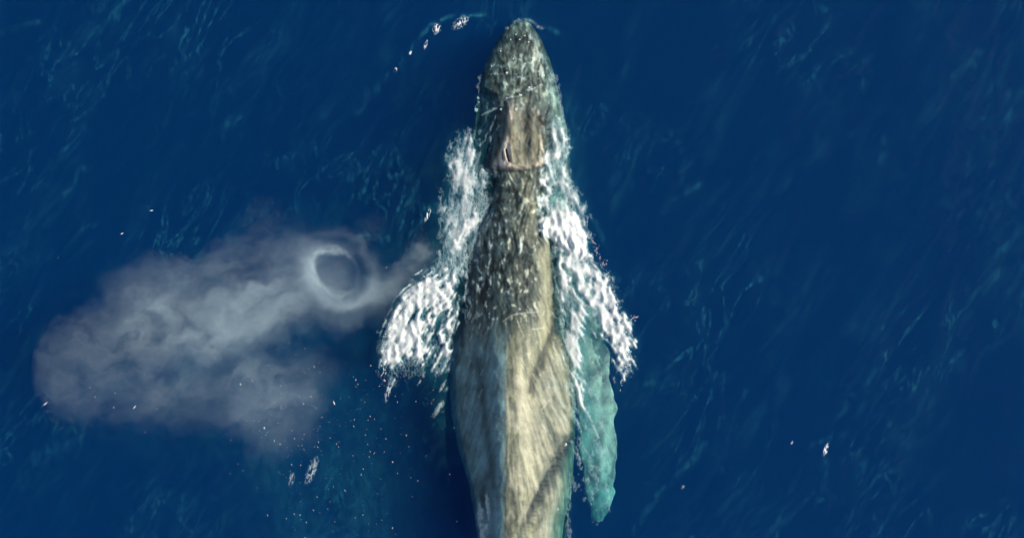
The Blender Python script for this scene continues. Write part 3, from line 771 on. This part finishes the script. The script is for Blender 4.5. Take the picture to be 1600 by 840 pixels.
GLOW = blur(np.clip(np.maximum(np.maximum(cL, cS), cR), 0, 1), 40)
sea = build_ocean()

# separate foam patches on the open water
def patch(label, cx, cy, rx, ry, rot, seed, thr=0.1, dens=1.0):
    n = 44
    a = math.radians(rot)
    U, W = np.meshgrid(np.linspace(-1.25, 1.25, n), np.linspace(-1.25, 1.25, n))
    lx = U * rx * math.cos(a) - W * ry * math.sin(a); ly = U * rx * math.sin(a) + W * ry * math.cos(a)
    px = cx + lx; py = cy + ly
    r = np.hypot(U, W)
    s = perlin(px / 2.6, py / 6.5, seed) + 0.6 * perlin(px / 5, py / 8, seed + 5)
    c = np.clip(sst(1.15, 0.6, r + 0.5 * s) * sst(-0.35, 0.35, s + 0.1) * dens, 0, 1)
    Z = water_level(px, py) + 0.012 + 0.05 * c
    X, Y, Z = world(px, py, Z)
    fc = grid_faces(n, n); fc = fc[(c > thr).ravel()[fc].any(axis=1)]
    used = np.unique(fc); mp = np.full(n * n, -1); mp[used] = np.arange(len(used))
    o = mesh_obj('foam_patch', np.stack([X, Y, Z], -1).reshape(-1, 3)[used], mp[fc], M_FOAM, attrs={'cover': c.ravel()[used]})
    tag(o, label, 'foam', 'foam patches on open water', 'stuff')
patch('largest foam patch on the wavelet upper left of the whale snout', 719, 36, 16, 8, -35, 1)
patch('round foam patch left of the largest one near the snout', 682, 45, 10, 7, -65, 2)
patch('two thin foam specks on the curved wavelet upper left', 665, 70, 9, 3, -70, 3, dens=.8)
patch('bright small foam fleck at the lower end of the upper left wavelet', 618, 109, 5, 2.5, -75, 24, dens=1.3)
patch('tiny foam dot halfway down the upper left wavelet', 641, 83, 4, 2.5, -60, 7, dens=1.2)
patch('thin foam fleck on the wavelet between the mist and the wake foam', 668, 336, 12, 4, -68, 6)
patch('white foam fleck on the open sea at the lower right', 1290, 702, 12, 4, -70, 12, dens=1.2)
patch('tiny foam dot left of the white fleck at the lower right', 1237, 691, 4, 2, -70, 9, dens=.45)
patch('faint foam fleck right of the long wavelet at the bottom right', 1067, 760, 5, 2.5, -70, 10, dens=.4)
patch('pinkish foam streak on the water below the mist', 487, 735, 26, 8, -68, 11, dens=.45)
patch('faint foam smear below the right end of the mist', 455, 748, 14, 5, -80, 14, dens=.38)
patch('faint foam tail trailing below the left splash', 606, 612, 18, 5, -75, 15, dens=.6)

# ------------------------------------------------------------------ flying drops
def spray():
    V = []; F = []
    def drop(px, py, z, r, el, ang):
        X, Y, Z = world(px, py, z); b = len(V)
        ca, sa = math.cos(ang), math.sin(ang)
        for ux, uy, uz in ((1, 0, 0), (-1, 0, 0), (0, 1, 0), (0, -1, 0), (0, 0, 1), (0, 0, -1)):
            x = ux * r; y = uy * r * el
            V.append((X + x * ca - y * sa, Y + x * sa + y * ca, Z + uz * r))
        for f in ((0, 2, 4), (2, 1, 4), (1, 3, 4), (3, 0, 4), (2, 0, 5), (1, 2, 5), (3, 1, 5), (0, 3, 5)): F.append([b + i for i in f])
    R = random.Random(3)
    for _ in range(230):                                    # falling drops below the mist
        px = R.gauss(545, 80); py = R.uniform(560, 845)
        if px > 725 or px < 330: continue
        drop(px, py, R.uniform(0.05, 1.2), R.choice((.0014, .0018, .0022, .0028, .004, .005)), R.uniform(2, 7.0), math.radians(R.gauss(12, 14)))
    for _ in range(80):
        px = R.gauss(455, 60); py = R.gauss(660, 55)
        drop(px, py, R.uniform(0.3, 1.5), R.uniform(.002, .005), R.uniform(1, 4), math.radians(R.gauss(15, 20)))
    for _ in range(45):                                    # strewn through the mist
        drop(R.uniform(90, 620), R.uniform(330, 700), R.uniform(.3, 1.5), R.uniform(.002, .005), R.uniform(1, 5), math.radians(R.gauss(20, 25)))
    for (x, y, l, a) in [(236, 329, 4.5, -80), (190, 365, 3.5, -70), (376, 600, 2.5, 20), (70, 631, 7, -50), (210, 636, 5, -35), (522, 629, 5, 25), (413, 668, 3, 5)]:
        drop(x, y, 0.6, .012, l, math.radians(a))
    edge = [((668, 430), (600, 520)), ((600, 520), (598, 600)), ((915, 345), (960, 450)), ((960, 450), (988, 545)), ((985, 540), (974, 600))]
    for _ in range(380):                                   # torn rim of the splashes
        (xa, ya), (xb, yb) = R.choice(edge); t = R.random()
        out = abs(R.gauss(0, 4)) - 5
        sx = -1 if xa < 800 else 1
        drop(xa + (xb - xa) * t + sx * out, ya + (yb - ya) * t + R.gauss(0, 5), R.uniform(.03, .35), R.uniform(.003, .009), R.uniform(1, 3.5), math.radians(R.gauss(-15 * sx, 15)))
    for _ in range(14):
        drop(990 + R.gauss(0, 5), 496 + R.gauss(0, 2), R.uniform(.2, .4), .007, 2, math.radians(80))
    o = mesh_obj('spray_drops', np.array(V), np.array(F), M_DROP, smooth=False)
    tag(o, 'fine white water drops flung from the splashes and falling under the mist', 'spray', kind='stuff')
spray()

# ------------------------------------------------------------------ breath of the whale: drifting mist
def mist():
    m, t = newmat('breath_mist')
    pos = t.n('ShaderNodeNewGeometry').outputs['Position']
    wn1 = t.v('SUBTRACT', t.noise(pos, 0.9, 3, 0.55, 'Color'), (0.5, 0.5, 0.5))
    wn2 = t.v('SUBTRACT', t.noise(pos, 3.2, 3, 0.6, 'Color'), (0.5, 0.5, 0.5))
    p = t.v('ADD', pos, t.v('MULTIPLY', wn1, (1.5, 1.3, 0.7)))
    p = t.v('ADD', p, t.v('MULTIPLY', wn2, (0.7, 0.7, 0.3)))
    ZC = 0.85
    def c(px, py): return ((px - 800) / PPM * (CAMZ - ZC) / CAMZ, (420 - py) / PPM * (CAMZ - ZC) / CAMZ)
    tot = None
    for (px, py, rx, ry, ang, amp) in [(195, 560, 175, 105, 8, .22), (270, 480, 170, 90, 20, .42), (380, 505, 130, 62, 15, .95), (230, 500, 60, 40, 30, .45), (430, 450, 130, 60, 25, .50),
                                       (420, 640, 85, 90, -60, .30), (125, 580, 100, 95, 0, .15), (300, 620, 130, 70, 0, .20), (540, 470, 110, 50, 12, .42),
                                       (605, 448, 85, 24, 22, .50), (655, 400, 40, 14, 65, .55), (400, 395, 120, 45, 12, .17), (415, 345, 50, 30, 0, .035), (400, 600, 90, 60, 0, .26), (470, 590, 60, 60, 0, .18), (570, 360, 50, 18, 40, .12)]:
        x, y = c(px, py)
        q = t.v('SUBTRACT', p, (x, y, ZC))
        q = t.n('ShaderNodeVectorRotate', {'Vector': q, 'Angle': math.radians(-ang)}, rotation_type='Z_AXIS').outputs[0]
        q = t.v('MULTIPLY', q, (PPM / rx, PPM / ry, 1 / 0.75))
        d2 = t.v('DOT_PRODUCT', q, q, out=1)
        g = t.m('MULTIPLY', t.rng(d2, 1.15, -0.1), amp)
        tot = g if tot is None else t.m('ADD', tot, g)
    # streaky structure
    s1 = t.v('MULTIPLY', t.n('ShaderNodeVectorRotate', {'Vector': p, 'Angle': math.radians(-22)}, rotation_type='Z_AXIS').outputs[0], (0.6, 1.3, 0.8))
    st = t.rng(t.noise(s1, 2.1, 7, 0.64, dist=0.9), 0.36, 0.68, 0.05, 2.7, smooth=False)
    tot = t.m('MULTIPLY', tot, st)
    # vortex ring
    rx, ry = c(529, 424)
    q = t.v('SUBTRACT', t.v('ADD', pos, t.v('ADD', t.v('MULTIPLY', wn2, (0.42, 0.42, 0.05)), t.v('MULTIPLY', wn1, (0.5, 0.5, 0.0)))), (rx, ry, ZC))
    q = t.n('ShaderNodeVectorRotate', {'Vector': q, 'Angle': math.radians(14)}, rotation_type='Z_AXIS').outputs[0]
    q2 = t.v('MULTIPLY', q, (PPM / 37, PPM / 32, 0))
    rad = t.v('LENGTH', q2, out=1)
    sep = t.n('ShaderNodeSeparateXYZ', {0: q2})
    ang0 = t.m('ARCTAN2', sep.outputs[1], sep.outputs[0])
    ang = t.m('SUBTRACT', t.m('FLOORED_MODULO', t.m('ADD', ang0, 5.1), 6.28318), 5.1)
    qz = t.n('ShaderNodeSeparateXYZ', {0: q}).outputs[2]
    radw = t.m('ADD', rad, t.m('MULTIPLY', t.m('SINE', t.m('ADD', ang, 1.0)), 0.08))
    def gauss(v, c0, s): 
        e = t.m('DIVIDE', t.m('SUBTRACT', v, c0), s); return t.m('EXPONENT', t.m('MULTIPLY', t.m('MULTIPLY', e, e), -1.0))
    angm = t.rng(t.m('COSINE', t.m('SUBTRACT', ang, 3.35)), -0.85, 0.8, 0.05, 1.0)
    core = t.m('MULTIPLY', gauss(radw, 1.0, 0.085), t.m('MULTIPLY', angm, 5.2))
    # second coil, spiralling out
    spir = t.m('SUBTRACT', rad, t.m('MULTIPLY', ang, 0.10))
    coil = t.m('MULTIPLY', gauss(spir, 1.62, 0.24), t.m('MULTIPLY', t.rng(t.m('COSINE', t.m('SUBTRACT', ang, -2.2)), -0.7, 0.95, 0.12, 1.0), 2.6))
    coil2 = t.m('MULTIPLY', gauss(t.m('ADD', rad, t.m('MULTIPLY', ang, 0.07)), 1.55, 0.22), 0.35)
    halo = t.m('MULTIPLY', gauss(rad, 1.35, 0.45), t.m('MULTIPLY', angm, 0.12))
    halo = t.m('ADD', halo, t.m('MULTIPLY', gauss(rad, 0.0, 0.9), 0.38))
    zf = gauss(qz, 0.0, 0.34)
    ring = t.m('MULTIPLY', t.m('ADD', t.m('ADD', core, coil), t.m('ADD', halo, coil2)), zf)
    ring = t.m('MULTIPLY', ring, t.rng(t.noise(pos, 3.0, 4, 0.6), 0.25, 0.75, 0.55, 1.35, smooth=False))
    hole = t.rng(rad, 0.7, 1.1, 0.85, 1.0)
    dens = t.m('ADD', t.m('MULTIPLY', tot, hole), ring)
    dens = t.m('MULTIPLY', dens, 0.36)
    vs = t.n('ShaderNodeVolumePrincipled', {'Color': (0.80, 0.93, 0.97, 1), 'Density': dens, 'Anisotropy': 0.0}).outputs[0]
    t.link(vs, t.out.inputs['Volume'])
    m.cycles.volume_step_rate = 0.6
    # lumpy closed hull around the plume
    out = [(45, 560), (55, 640), (105, 690), (180, 712), (250, 722), (320, 728), (380, 755), (450, 762), (505, 735), (528, 680), (545, 610), (590, 550), (650, 500), (695, 455), (705, 400), (695, 350),
           (655, 325), (600, 322), (560, 330), (510, 335), (470, 300), (420, 285), (370, 300), (330, 345), (260, 350), (200, 380), (150, 425), (100, 475), (62, 515)]
    c0 = np.array([400.0, 520.0]); P = np.array(out, float)
    for _ in range(1):
        Q = np.empty((len(P) * 2, 2)); Q[0::2] = P * .75 + np.roll(P, -1, 0) * .25; Q[1::2] = P * .25 + np.roll(P, -1, 0) * .75; P = Q
    K = len(P); V = []
    rings = [(1.0, 0.0), (0.97, 0.35), (0.9, 0.62), (0.75, 0.84), (0.5, 0.96), (0.25, 1.0)]
    hgt = 0.80
    order = [(r, -h) for r, h in rings[::-1]] + [(r, h) for r, h in rings[1:]]
    for r, h in order:
        for k in range(K):
            q = c0 + (P[k] - c0) * r
            z = ZC + hgt * h * (1 + (0.12 * float(perlin(q[0] / 80, q[1] / 80, 19)) if h > 0 else 0))
            V.append(world(q[0], q[1], z))
    F = grid_faces(len(order), K, wrap=True)
    n0 = len(V); V += [world(c0[0], c0[1], ZC - hgt), world(c0[0], c0[1], ZC + hgt)]
    o = mesh_obj('breath_mist', np.array(V), F, m)
    import bmesh
    bm = bmesh.new(); bm.from_mesh(o.data); bm.verts.ensure_lookup_table()
    for k in range(K):
        bm.faces.new([bm.verts[n0], bm.verts[k], bm.verts[(k + 1) % K]]); bm.faces.new([bm.verts[n0 + 1], bm.verts[n0 - K + (k + 1) % K], bm.verts[n0 - K + k]])
    bmesh.ops.recalc_face_normals(bm, faces=bm.faces); bm.to_mesh(o.data); bm.free()
    tag(o, 'grey cloud of whale breath with a swirling ring, drifting left of the whale', 'mist', kind='stuff')
mist()
